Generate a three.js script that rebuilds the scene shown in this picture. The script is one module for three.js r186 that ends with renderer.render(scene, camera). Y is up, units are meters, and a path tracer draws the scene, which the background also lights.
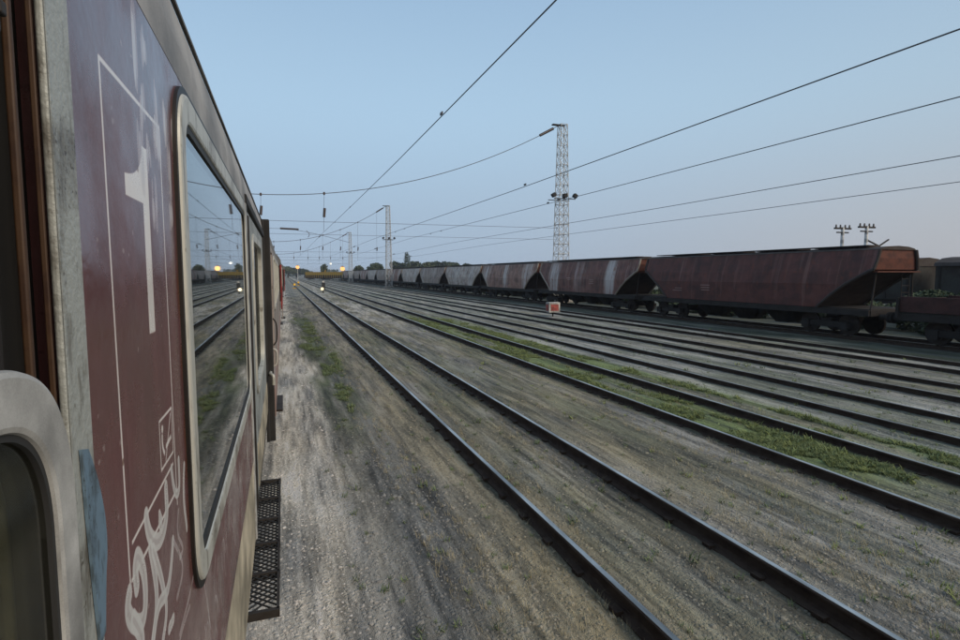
import * as THREE from 'three';
import { mergeGeometries, mergeVertices } from 'three/addons/utils/BufferGeometryUtils.js';
import { RoundedBoxGeometry } from 'three/addons/geometries/RoundedBoxGeometry.js';

// ------------------------------------------------------------------ camera, sky, sun, exposure
// x: to the right of the train, y: up, d: metres ahead along the track (world z = -d)
const scene = new THREE.Scene();
const camera = new THREE.PerspectiveCamera(60.38, 960 / 640, 0.02, 4000);
camera.rotation.order = 'YXZ';
camera.position.set(0, 2.77, 0);
camera.rotation.set(-4.781 * Math.PI / 180, -19.643 * Math.PI / 180, 0);

const renderer = new THREE.WebGLRenderer({ antialias: true });
renderer.setSize(1024, 683);
renderer.toneMapping = THREE.LinearToneMapping;
renderer.toneMappingExposure = 1.6;
renderer.outputColorSpace = THREE.SRGBColorSpace;
renderer.shadowMap.enabled = true;

const mix = (a, b, t) => a + (b - a) * t;
const mix3 = (a, b, t) => [mix(a[0], b[0], t), mix(a[1], b[1], t), mix(a[2], b[2], t)];
const sstep = (a, b, x) => { const t = Math.min(1, Math.max(0, (x - a) / (b - a))); return t * t * (3 - 2 * t); };

const SUN = new THREE.Vector3(0.56, 0.60, 0.72).normalize();       // afterglow, low behind the camera
{
  const W = 512, H = 256, data = new Float32Array(W * H * 4);
  for (let j = 0; j < H; j++) for (let i = 0; i < W; i++) {
    const el = ((j + 0.5) / H - 0.5) * Math.PI, az = ((i + 0.5) / W - 0.5) * 2 * Math.PI;
    const dx = Math.cos(el) * Math.cos(az), dz = Math.cos(el) * Math.sin(az), dy = Math.sin(el);
    const e = Math.max(0, dy);
    const toward = (dx * 0.75 + dz * 0.66) / Math.max(0.001, Math.hypot(dx, dz));   // +1 on the glow side
    const g = sstep(-0.6, 1.0, toward);
    const glow = sstep(0.25, 1.0, (dx * 0.6 + dz * 0.8) / Math.max(0.001, Math.hypot(dx, dz)));   // brighter western half of the sky
    const low = mix3(mix3([0.232, 0.298, 0.380], [0.315, 0.285, 0.262], g), [0.62, 0.47, 0.34], glow);
    const midc = mix3(mix3([0.262, 0.376, 0.490], [0.262, 0.335, 0.395], g), [0.52, 0.50, 0.46], glow);
    const top = mix3([0.178, 0.275, 0.402], [0.34, 0.39, 0.44], glow), zen = [0.21, 0.285, 0.385];
    let c = mix3(low, midc, sstep(0.0, 0.30, e));
    c = mix3(c, top, sstep(0.22, 0.6, e));
    c = mix3(c, zen, sstep(0.55, 1.0, e));
    if (dy < 0) c = mix3(low, [0.10, 0.10, 0.09], sstep(0, 0.08, -dy));
    const k = (j * W + i) * 4; data[k] = c[0]; data[k + 1] = c[1]; data[k + 2] = c[2]; data[k + 3] = 1;
  }
  const sky = new THREE.DataTexture(data, W, H, THREE.RGBAFormat, THREE.FloatType);
  sky.mapping = THREE.EquirectangularReflectionMapping; sky.magFilter = THREE.LinearFilter; sky.minFilter = THREE.LinearFilter;
  sky.wrapS = THREE.RepeatWrapping; sky.colorSpace = THREE.LinearSRGBColorSpace; sky.needsUpdate = true;
  scene.background = sky; scene.environment = sky;
}
const sun = new THREE.DirectionalLight(new THREE.Color().setRGB(1.0, 0.86, 0.70), 1.5);
sun.position.copy(SUN).multiplyScalar(120); sun.castShadow = true; sun.shadow.radius = 50;
Object.assign(sun.shadow.camera, { left: -80, right: 80, top: 80, bottom: -80, near: 1, far: 400 });
sun.shadow.mapSize.set(2048, 2048); scene.add(sun, sun.target);
scene.fog = new THREE.FogExp2(new THREE.Color().setRGB(0.52, 0.58, 0.68), 0.0003);

// ------------------------------------------------------------------ helpers
let seed = 7;
const rnd = () => { seed = (seed * 1664525 + 1013904223) >>> 0; return seed / 4294967296; };
const rr = (a, b) => a + (b - a) * rnd();
const lin = (r, g, b) => new THREE.Color().setRGB(r, g, b);
const hash = (x, y, s) => { let h = (x * 374761393 + y * 668265263 + s * 144269) | 0; h = Math.imul(h ^ (h >>> 13), 1274126177); return ((h ^ (h >>> 16)) >>> 0) / 4294967296; };
function vn(x, y, s, px = 0, py = 0) {           // value noise, tiling when px / py are set
  let xi = Math.floor(x), yi = Math.floor(y); const fx = x - xi, fy = y - yi;
  let x1 = xi + 1, y1 = yi + 1;
  if (px) { xi = ((xi % px) + px) % px; x1 = ((x1 % px) + px) % px; }
  if (py) { yi = ((yi % py) + py) % py; y1 = ((y1 % py) + py) % py; }
  const u = fx * fx * (3 - 2 * fx), v = fy * fy * (3 - 2 * fy);
  return mix(mix(hash(xi, yi, s), hash(x1, yi, s), u), mix(hash(xi, y1, s), hash(x1, y1, s), u), v);
}
function fbm(x, y, s, oct = 4, px = 0, py = 0) {
  let a = 0, w = 0.5, t = 0;
  for (let o = 0; o < oct; o++) { a += w * vn(x, y, s + o, px, py); t += w; w *= 0.55; x *= 2; y *= 2; px *= 2; py *= 2; }
  return a / t;
}
function dataTex(w, h, fn, srgb = true) {
  const d = new Uint8Array(w * h * 4);
  for (let j = 0; j < h; j++) for (let i = 0; i < w; i++) {
    const c = fn(i / w, j / h), k = (j * w + i) * 4;
    d[k] = Math.max(0, Math.min(255, c[0] * 255)); d[k + 1] = Math.max(0, Math.min(255, c[1] * 255)); d[k + 2] = Math.max(0, Math.min(255, c[2] * 255)); d[k + 3] = 255;
  }
  const t = new THREE.DataTexture(d, w, h); t.wrapS = t.wrapT = THREE.RepeatWrapping; t.magFilter = THREE.LinearFilter; t.minFilter = THREE.LinearMipmapLinearFilter; t.generateMipmaps = true;
  if (srgb) t.colorSpace = THREE.SRGBColorSpace; t.needsUpdate = true; return t;
}
function scaled(t, sx, sy) { const c = t.clone(); c.repeat.set(1 / sx, 1 / sy); c.needsUpdate = true; return c; }
function canvasTex(w, h, draw) {
  const c = document.createElement('canvas'); c.width = w; c.height = h; draw(c.getContext('2d'), w, h);
  const t = new THREE.CanvasTexture(c); t.colorSpace = THREE.SRGBColorSpace; t.wrapS = t.wrapT = THREE.RepeatWrapping; t.anisotropy = 8; return t;
}
function metreUV(g) {                             // box-mapped uv in metres
  if (g.index) g = g.toNonIndexed();
  const p = g.attributes.position, n = g.attributes.normal, uv = new Float32Array(p.count * 2);
  for (let i = 0; i < p.count; i++) {
    const ax = Math.abs(n.getX(i)), ay = Math.abs(n.getY(i)), az = Math.abs(n.getZ(i));
    if (ay > ax && ay > az) { uv[2 * i] = p.getX(i); uv[2 * i + 1] = p.getZ(i); }
    else if (ax > az) { uv[2 * i] = -p.getZ(i); uv[2 * i + 1] = p.getY(i); }
    else { uv[2 * i] = p.getX(i); uv[2 * i + 1] = p.getY(i); }
  }
  g.setAttribute('uv', new THREE.BufferAttribute(uv, 2)); return g;
}
const clean = (g) => { for (const k of Object.keys(g.attributes)) if (!['position', 'normal', 'uv'].includes(k)) g.deleteAttribute(k); return g; };
const join = (list) => { const l = list.map((g) => clean(g.index ? g.toNonIndexed() : g)); return l.length > 1 ? mergeGeometries(l) : l[0]; };
const box = (w, h, l, x, y, d) => new THREE.BoxGeometry(w, h, l).translate(x, y, -d);
const rbox = (w, h, l, x, y, d, r = 0.01) => new RoundedBoxGeometry(w, h, l, 2, r).translate(x, y, -d);
const V = (x, y, d) => new THREE.Vector3(x, y, -d);
function bar(a, b, r, seg = 6, r2 = r) {
  const dir = b.clone().sub(a), L = dir.length();
  const g = new THREE.CylinderGeometry(r2, r, L, seg); g.translate(0, L / 2, 0);
  g.applyQuaternion(new THREE.Quaternion().setFromUnitVectors(new THREE.Vector3(0, 1, 0), dir.normalize())); g.translate(a.x, a.y, a.z); return g;
}
function strut(a, b, w) { return bar(a, b, w * 0.7, 4); }
const tube = (pts, r, n = 24, s = 6) => new THREE.TubeGeometry(new THREE.CatmullRomCurve3(pts), n, r, s);
const used = {};
function numbered(n) { if (used[n] === undefined) { used[n] = 0; return n; } used[n]++; return n + '_' + String(used[n]).padStart(3, '0'); }
function part(name, geo, mat, parent, label) {
  const g = Array.isArray(geo) ? join(geo) : geo; const m = new THREE.Mesh(metreUVif(g, mat), mat); m.name = name; m.castShadow = m.receiveShadow = true; parent.add(m);
  if (label) m.userData.label = label; return m;
}
const metreUVif = (g, mat) => (mat.userData.own ? g : metreUV(g));
function thing(name, label, category, group, x = 0, y = 0, d = 0) {
  const o = new THREE.Group(); o.name = numbered(name); o.position.set(x, y, -d); o.userData = { label, category }; if (group) o.userData.group = group; scene.add(o); return o;
}
function solo(name, geo, mat, label, category, group, kind) {
  const m = part(numbered(name), geo, mat, scene); m.userData = {}; if (label) m.userData.label = label; if (category) m.userData.category = category; if (group) m.userData.group = group; if (kind) m.userData.kind = kind; return m;
}
function copyOf(o, label, x, y, d, group) { const c = o.clone(); c.name = numbered(o.name.replace(/_\d{3}$/, '')); c.userData = { ...o.userData, label }; if (group) c.userData.group = group; c.position.set(x, y, -d); scene.add(c); return c; }
// a flat panel outline (d, y) thickened towards +x; its face lies at x = face
function panel(shape, face, thick, bevel = 0) {
  const g = new THREE.ExtrudeGeometry(shape, { depth: thick - bevel, bevelEnabled: bevel > 0, bevelThickness: bevel, bevelSize: bevel, bevelOffset: -bevel, bevelSegments: 2, curveSegments: 28 });
  g.rotateY(Math.PI / 2); g.translate(face - thick, 0, 0); return g;
}
function rr_(s, d0, y0, d1, y1, r) {
  s.moveTo(d0 + r, y0); s.lineTo(d1 - r, y0); s.quadraticCurveTo(d1, y0, d1, y0 + r); s.lineTo(d1, y1 - r); s.quadraticCurveTo(d1, y1, d1 - r, y1);
  s.lineTo(d0 + r, y1); s.quadraticCurveTo(d0, y1, d0, y1 - r); s.lineTo(d0, y0 + r); s.quadraticCurveTo(d0, y0, d0 + r, y0); return s;
}
const rrect = (d0, y0, d1, y1, r) => rr_(new THREE.Shape(), d0, y0, d1, y1, r);
const rhole = (d0, y0, d1, y1, r) => rr_(new THREE.Path(), d0, y0, d1, y1, r);
const ring = (d0, y0, d1, y1, r, w) => { const s = rrect(d0, y0, d1, y1, r); s.holes.push(rhole(d0 + w, y0 + w, d1 - w, y1 - w, Math.max(0.005, r - w * 0.8))); return s; };

// ------------------------------------------------------------------ textures and materials
const tGrime = dataTex(512, 512, (u, v) => { const n = fbm(u * 6, v * 6, 11, 6, 6, 6), f = hash((u * 512) | 0, (v * 512) | 0, 5); const t = 0.74 + 0.34 * (n - 0.5) * 1.8 + 0.07 * (f - 0.5); return [t, t * 0.99, t * 0.97]; });
const tRust = dataTex(512, 512, (u, v) => { const n = fbm(u * 5, v * 5, 23, 7, 5, 5), k = fbm(u * 40, v * 40, 27, 3, 40, 40), m = sstep(0.40, 0.78, n * 0.8 + k * 0.2), f = hash((u * 512) | 0, (v * 512) | 0, 9) * 0.08; const a = [0.80 - f, 0.78 - f, 0.75 - f], b = [0.50 - f, 0.36 - f, 0.26 - f]; return mix3(a, b, m * 0.8); });
const tSpeck = dataTex(1024, 1024, (u, v) => { const n = fbm(u * 70, v * 70, 31, 3, 70, 70), q = fbm(u * 30, v * 9, 33, 4, 30, 9), m = fbm(u * 5, v * 5, 36, 5, 5, 5); const k = sstep(0.66, 0.78, n) * 0.5 * sstep(0.40, 0.62, m) + sstep(0.5, 0.9, q) * 0.5 + sstep(0.45, 0.85, m) * 0.4; return mix3([0.86, 0.86, 0.84], [0.34, 0.30, 0.26], Math.min(1, k)); });
const tBump = dataTex(512, 512, (u, v) => { const t = fbm(u * 40, v * 40, 41, 4, 40, 40); return [t, t, t]; }, false);
function cells(u, v, N, sd) {
  const x = u * N, y = v * N, xi = Math.floor(x), yi = Math.floor(y); let m1 = 9, m2 = 9, id = 0;
  for (let a = -1; a <= 1; a++) for (let b = -1; b <= 1; b++) {
    const cx = ((xi + a) % N + N) % N, cy = ((yi + b) % N + N) % N;
    const q = Math.hypot(xi + a + hash(cx, cy, sd) - x, yi + b + hash(cx, cy, sd + 1) - y);
    if (q < m1) { m2 = m1; m1 = q; id = hash(cx, cy, sd + 2); } else if (q < m2) m2 = q;
  }
  return [Math.min(1, (m2 - m1) * 1.8), id];
}
const tStone = dataTex(1024, 1024, (u, v) => {   // crushed stone: big chips lying in a bed of small ones
  const [a, ia] = cells(u, v, 46, 1), [b] = cells(u, v, 104, 5), n = fbm(u * 9, v * 9, 91, 3, 9, 9);
  const t = Math.max(ia > 0.55 ? a * (0.5 + 0.5 * ia) : 0, 0.42 * b) * (0.55 + 0.7 * n); return [t, t, t];
}, false);
// dirt and gravel tone: fine isotropic grain, and drifts that lie along the track
const tGround = dataTex(1024, 1024, (u, v) => {
  const a = fbm(u * 64, v * 10, 51, 4, 64, 10), b = fbm(u * 24, v * 5, 61, 4, 24, 5), g = fbm(u * 200, v * 200, 71, 2, 200, 200), c = fbm(u * 8, v * 8, 81, 5, 8, 8);
  const t = 0.78 + 0.62 * (a - 0.5) + 0.50 * (b - 0.5) + 0.28 * (g - 0.5) + 0.24 * (c - 0.5); const w = (b - 0.5) * 0.10;
  return [t + w * 0.5, t, t - w * 0.9 - 0.015];
});
function mat(o) { const m = new THREE.MeshStandardMaterial(o); m.side = THREE.DoubleSide; return m; }
const M = {
  greyBand: mat({ color: lin(0.46, 0.44, 0.42), map: scaled(tGrime, 1.3, 1.3), roughness: 0.6 }),
  roof: mat({ color: lin(0.24, 0.24, 0.24), map: scaled(tGrime, 2, 2), roughness: 0.75 }),
  cream: mat({ color: lin(0.62, 0.56, 0.43), map: scaled(tGrime, 0.8, 0.8), roughness: 0.6 }),
  jamb: mat({ color: lin(0.46, 0.48, 0.47), map: scaled(tSpeck, 0.35, 0.35), roughness: 0.55, metalness: 0.15, bumpMap: scaled(tBump, 0.2, 0.2), bumpScale: 0.001 }),
  alu: mat({ color: lin(0.60, 0.60, 0.57), map: scaled(tSpeck, 0.6, 0.6), roughness: 0.5, metalness: 0.2 }),
  paleFrame: mat({ color: lin(0.50, 0.51, 0.51), map: scaled(tGrime, 0.3, 0.3), roughness: 0.6 }),
  rubber: mat({ color: lin(0.018, 0.018, 0.018), roughness: 0.7 }),
  brass: mat({ color: lin(0.095, 0.048, 0.020), map: scaled(tRust, 0.25, 0.25), roughness: 0.6, metalness: 0.1 }),
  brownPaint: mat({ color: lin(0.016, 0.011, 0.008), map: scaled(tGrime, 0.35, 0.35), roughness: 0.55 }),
  bluePaint: mat({ color: lin(0.16, 0.25, 0.35), map: scaled(tSpeck, 0.16, 0.16), roughness: 0.7 }),
  dark: mat({ color: lin(0.028, 0.026, 0.025), map: scaled(tGrime, 0.8, 0.8), roughness: 0.8 }),
  black: mat({ color: lin(0.012, 0.012, 0.012), roughness: 0.75 }),
  lining: mat({ color: lin(0.09, 0.075, 0.06), map: scaled(tGrime, 0.9, 0.9), roughness: 0.8 }),
  doorGrey: mat({ color: lin(0.36, 0.39, 0.40), map: scaled(tSpeck, 0.9, 0.9), roughness: 0.6 }),
  railTop: mat({ color: lin(0.78, 0.77, 0.76), map: scaled(tGrime, 0.6, 3), roughness: 0.30, metalness: 0.85 }),
  railSide: mat({ color: lin(0.075, 0.048, 0.033), map: scaled(tRust, 0.7, 0.7), roughness: 0.9 }),
  steelDark: mat({ color: lin(0.05, 0.045, 0.042), map: scaled(tRust, 0.8, 0.8), roughness: 0.75, metalness: 0.2 }),
  underframe: mat({ color: lin(0.030, 0.024, 0.022), map: scaled(tRust, 1.2, 1.2), roughness: 0.85 }),
  wheel: mat({ color: lin(0.06, 0.045, 0.038), map: scaled(tRust, 0.7, 0.7), roughness: 0.7, metalness: 0.3 }),
  rustEnd: mat({ color: lin(0.17, 0.046, 0.024), map: scaled(tRust, 1.1, 1.1), roughness: 0.8 }),
  slope: mat({ color: lin(0.050, 0.030, 0.026), map: scaled(tRust, 1.3, 1.3), roughness: 0.85 }),
  wagonRoof: mat({ color: lin(0.075, 0.060, 0.058), map: scaled(tRust, 2, 2), roughness: 0.8 }),
  rim: mat({ color: lin(0.62, 0.60, 0.57), map: scaled(tRust, 1.5, 1.5), roughness: 0.8 }),
  galv: mat({ color: lin(0.84, 0.86, 0.88), map: scaled(tGrime, 1.2, 1.2), roughness: 0.65, metalness: 0.1 }),
  wire: mat({ color: lin(0.10, 0.10, 0.11), roughness: 0.6, metalness: 0.2 }),
  insul: mat({ color: lin(0.05, 0.035, 0.03), roughness: 0.4 }),
  redLow: mat({ color: lin(0.095, 0.028, 0.024), map: scaled(tRust, 1.6, 1.6), roughness: 0.8 }),
  yellow: mat({ color: lin(0.90, 0.60, 0.05), map: scaled(tRust, 1.6, 1.6), roughness: 0.6 }),
  white: mat({ color: lin(0.74, 0.72, 0.68), map: scaled(tGrime, 1, 1), roughness: 0.6 }),
  redPaint: mat({ color: lin(0.50, 0.09, 0.07), map: scaled(tGrime, 0.6, 0.6), roughness: 0.55 }),
  coachRed: mat({ color: lin(0.42, 0.045, 0.04), map: scaled(tGrime, 1.4, 1.4), roughness: 0.5 }),
  coachGrey: mat({ color: lin(0.38, 0.33, 0.31), map: scaled(tSpeck, 3, 3), roughness: 0.6 }),
  coachPink: mat({ color: lin(0.40, 0.27, 0.24), map: scaled(tSpeck, 3, 3), roughness: 0.6 }),
  bark: mat({ color: lin(0.06, 0.045, 0.035), map: scaled(tGrime, 0.5, 0.5), roughness: 0.95 }),
  farGrey: mat({ color: lin(0.06, 0.06, 0.056), map: scaled(tRust, 3, 3), roughness: 0.85 }),
  concrete: mat({ color: lin(0.42, 0.40, 0.37), map: scaled(tGrime, 0.8, 0.8), roughness: 0.9 }),
};
const leafM = (r, g, b) => { const m = new THREE.MeshPhysicalMaterial({ color: lin(r, g, b), roughness: 0.9, side: THREE.DoubleSide }); return m; };
const LEAF = [leafM(0.045, 0.065, 0.030), leafM(0.060, 0.078, 0.034), leafM(0.034, 0.052, 0.028)];
const glass = new THREE.MeshPhysicalMaterial({ color: lin(0.80, 0.84, 0.82), roughness: 0.02, transmission: 1, thickness: 0, ior: 1.52, side: THREE.DoubleSide });
const doorGlass = new THREE.MeshPhysicalMaterial({ color: lin(0.62, 0.62, 0.52), roughness: 0.12, transmission: 1, thickness: 0, ior: 1.5, side: THREE.DoubleSide });

// ------------------------------------------------------------------ the ground
const TRACKS = [3.32, 7.54, 11.0, 14.45, 18.3, 23.3];
function groundCol(x, d) {
  const n1 = fbm(x * 0.9 + 7, d * 0.16, 101, 4), n2 = fbm(x * 2.2, d * 0.30 + 3, 111, 4), n3 = fbm(x * 0.35, d * 0.07, 121, 3), n4 = fbm(x * 3.6, d * 0.55, 131, 4);
  const path = [0.56, 0.525, 0.48], dkGrey = [0.20, 0.196, 0.185], weed = [0.105, 0.130, 0.065], tan = [0.33, 0.285, 0.19], olive = [0.235, 0.218, 0.160], grey = [0.30, 0.288, 0.265], green = [0.175, 0.235, 0.075];
  let c;
  const edge = 0.62 + (n2 - 0.5) * 0.9 - 0.3 * sstep(14, 40, d);
  if (x < 2.6) {
    let m = mix3(dkGrey, grey, sstep(0.40, 0.66, n4));
    m = mix3(m, weed, sstep(0.44, 0.66, n1 * 0.55 + n4 * 0.45) * (0.30 + 0.7 * sstep(9, 12, d)) * (1 - sstep(1.5, 2.1, x)) * (1 - 0.6 * sstep(30, 60, d)));
    m = mix3(m, tan, sstep(1.35, 2.2, x + (n2 - 0.5)) * 0.8 * (1 - sstep(9, 20, d) * 0.5));
    m = mix3(m, [0.085, 0.105, 0.055], 0.85 * sstep(0.45, 0.75, x) * (1 - sstep(1.3, 1.75, x)) * sstep(8.5, 12, d) * (1 - sstep(26, 44, d)) * sstep(0.27, 0.47, n2 * 0.5 + n4 * 0.5));
    c = mix3(path, m, sstep(edge - 0.22, edge + 0.3, x));
  } else {
    c = mix3(olive, grey, sstep(0.35, 0.65, n2));
    c = mix3(c, tan, sstep(0.50, 0.72, n4) * 0.6 * (1 - sstep(6.5, 8, x)));
    c = mix3(c, weed, sstep(0.54, 0.70, n1) * 0.35);
    if (x > 4.2 && x < 6.8) c = mix3(c, path, sstep(26, 40, d) * sstep(0.40, 0.6, n2) * 0.75);
    const gp = sstep(6.5, 7.1, x) * (1 - sstep(9.0, 10.4, x)) * sstep(3.5, 6.5, d) * (1 - sstep(28, 40, d));
    c = mix3(c, green, Math.min(0.9, gp * sstep(0.26, 0.50, n1 * 0.6 + n2 * 0.4) * 1.2));
    if (x > 9.5) { c = mix3(c, [0.44, 0.43, 0.41], 0.75 * sstep(0.38, 0.6, n3)); c = mix3(c, weed, sstep(0.52, 0.64, n3 * 0.5 + n2 * 0.5) * 0.6); }
    if (x > 20) c = mix3(c, [0.060, 0.072, 0.042], 0.62 + 0.3 * sstep(0.40, 0.60, n2));  // dark weed cover, with the shade around the wagons painted into its colour
    for (const t of TRACKS) { const q = Math.abs(Math.abs(x - t) - 0.75); c = mix3(c, [0.085, 0.062, 0.046], (1 - sstep(0.05, t > 10 ? 0.2 : 0.34, q)) * (t > 10 ? 0.25 : 0.45 + 0.4 * n2)); }   // brake dust and rust along each rail
  }
  return c;
}
const heightAt = (x, d) => 0.045 * (fbm(x * 1.6, d * 0.9, 141, 4) - 0.5) + 0.03 * (fbm(x * 7, d * 5, 151, 3) - 0.5);
{
  const xs = [], ds = [];
  for (let x = -14; x < -0.6; x += 0.6) xs.push(x);
  for (let x = -0.6; x < 9; x += 0.10) xs.push(x);
  for (let x = 9; x < 30; x += 0.22) xs.push(x);
  for (let x = 30; x <= 70; x += 2) xs.push(x);
  for (let d = -30; d < 0; d += 1) ds.push(d);
  for (let d = 0, s = 0.1; d < 640; d += s) { ds.push(d); s = Math.max(0.1, d * 0.014); }
  const nx = xs.length, nd = ds.length, pos = new Float32Array(nx * nd * 3), col = new Float32Array(nx * nd * 3), uv = new Float32Array(nx * nd * 2), idx = [];
  for (let j = 0; j < nd; j++) for (let i = 0; i < nx; i++) {
    const k = j * nx + i, x = xs[i], d = ds[j], c = groundCol(x, d);
    pos.set([x, heightAt(x, d), -d], k * 3); col.set(c, k * 3); uv.set([x, d], k * 2);
    if (i < nx - 1 && j < nd - 1) idx.push(k, k + 1, k + nx, k + 1, k + nx + 1, k + nx);
  }
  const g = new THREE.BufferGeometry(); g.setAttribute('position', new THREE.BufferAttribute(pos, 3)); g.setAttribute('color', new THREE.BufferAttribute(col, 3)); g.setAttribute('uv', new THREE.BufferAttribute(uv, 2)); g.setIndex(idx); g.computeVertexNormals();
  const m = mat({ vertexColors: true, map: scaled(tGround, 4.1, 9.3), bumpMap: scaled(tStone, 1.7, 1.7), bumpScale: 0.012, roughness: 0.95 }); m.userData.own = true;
  solo('rail_yard_ground', g, m, null, null, null, 'structure');
  const f = new THREE.PlaneGeometry(3000, 3400, 1, 1).rotateX(-Math.PI / 2).translate(400, -0.12, -1300);
  solo('ground', f, mat({ color: lin(0.13, 0.14, 0.085), map: scaled(tGrime, 9, 9), roughness: 1 }), null, null, null, 'structure');
}

// ------------------------------------------------------------------ tracks
function railProfile() {
  const s = new THREE.Shape();
  [[-0.075, 0], [0.075, 0], [0.075, 0.012], [0.02, 0.03], [0.009, 0.05], [0.009, 0.125], [0.034, 0.138], [0.036, 0.160], [0.027, 0.168], [-0.027, 0.168], [-0.036, 0.160], [-0.034, 0.138], [-0.009, 0.125], [-0.009, 0.05], [-0.02, 0.03], [-0.075, 0.012]]
    .forEach(([a, b], i) => (i ? s.lineTo(a, b) : s.moveTo(a, b))); s.closePath(); return s;
}
{
  const names = ['nearest empty track beside the passenger train, rails with bright worn heads', 'second empty track from the passenger train, weeds growing between its rails', 'third empty track from the passenger train', 'fourth empty track from the passenger train', 'fifth empty track, next to the one the hopper wagons stand on', 'track under the row of hopper wagons'];
  const g0 = new THREE.ExtrudeGeometry(railProfile(), { depth: 520, bevelEnabled: false, steps: 1 }).translate(0, 0, -500);
  const head = new THREE.BoxGeometry(0.05, 0.004, 520).translate(0, 0.1705, -240);
  TRACKS.forEach((x, i) => {
    const t = thing('railway_track', names[i], 'railway track', 'parallel yard tracks', x, [0, -0.02, -0.05, -0.05, -0.05, 0][i], 0);
    for (const s of [-0.7525, 0.7525]) {
      const r = part('rail', g0.clone().translate(s, 0.0, 0), M.railSide, t);
      part('rail_head', head.clone().translate(s, 0, 0), M.railTop, r);
      const clips = [];
      for (let d = 1.2; d < 34; d += 0.62) for (const q of [-1, 1]) clips.push(box(0.07, 0.035, 0.11, s + q * 0.075, 0.025, d + 0.01 * q));
      if (i < 2) part('rail_clips', clips, M.railSide, r);
    }
  });
}

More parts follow.
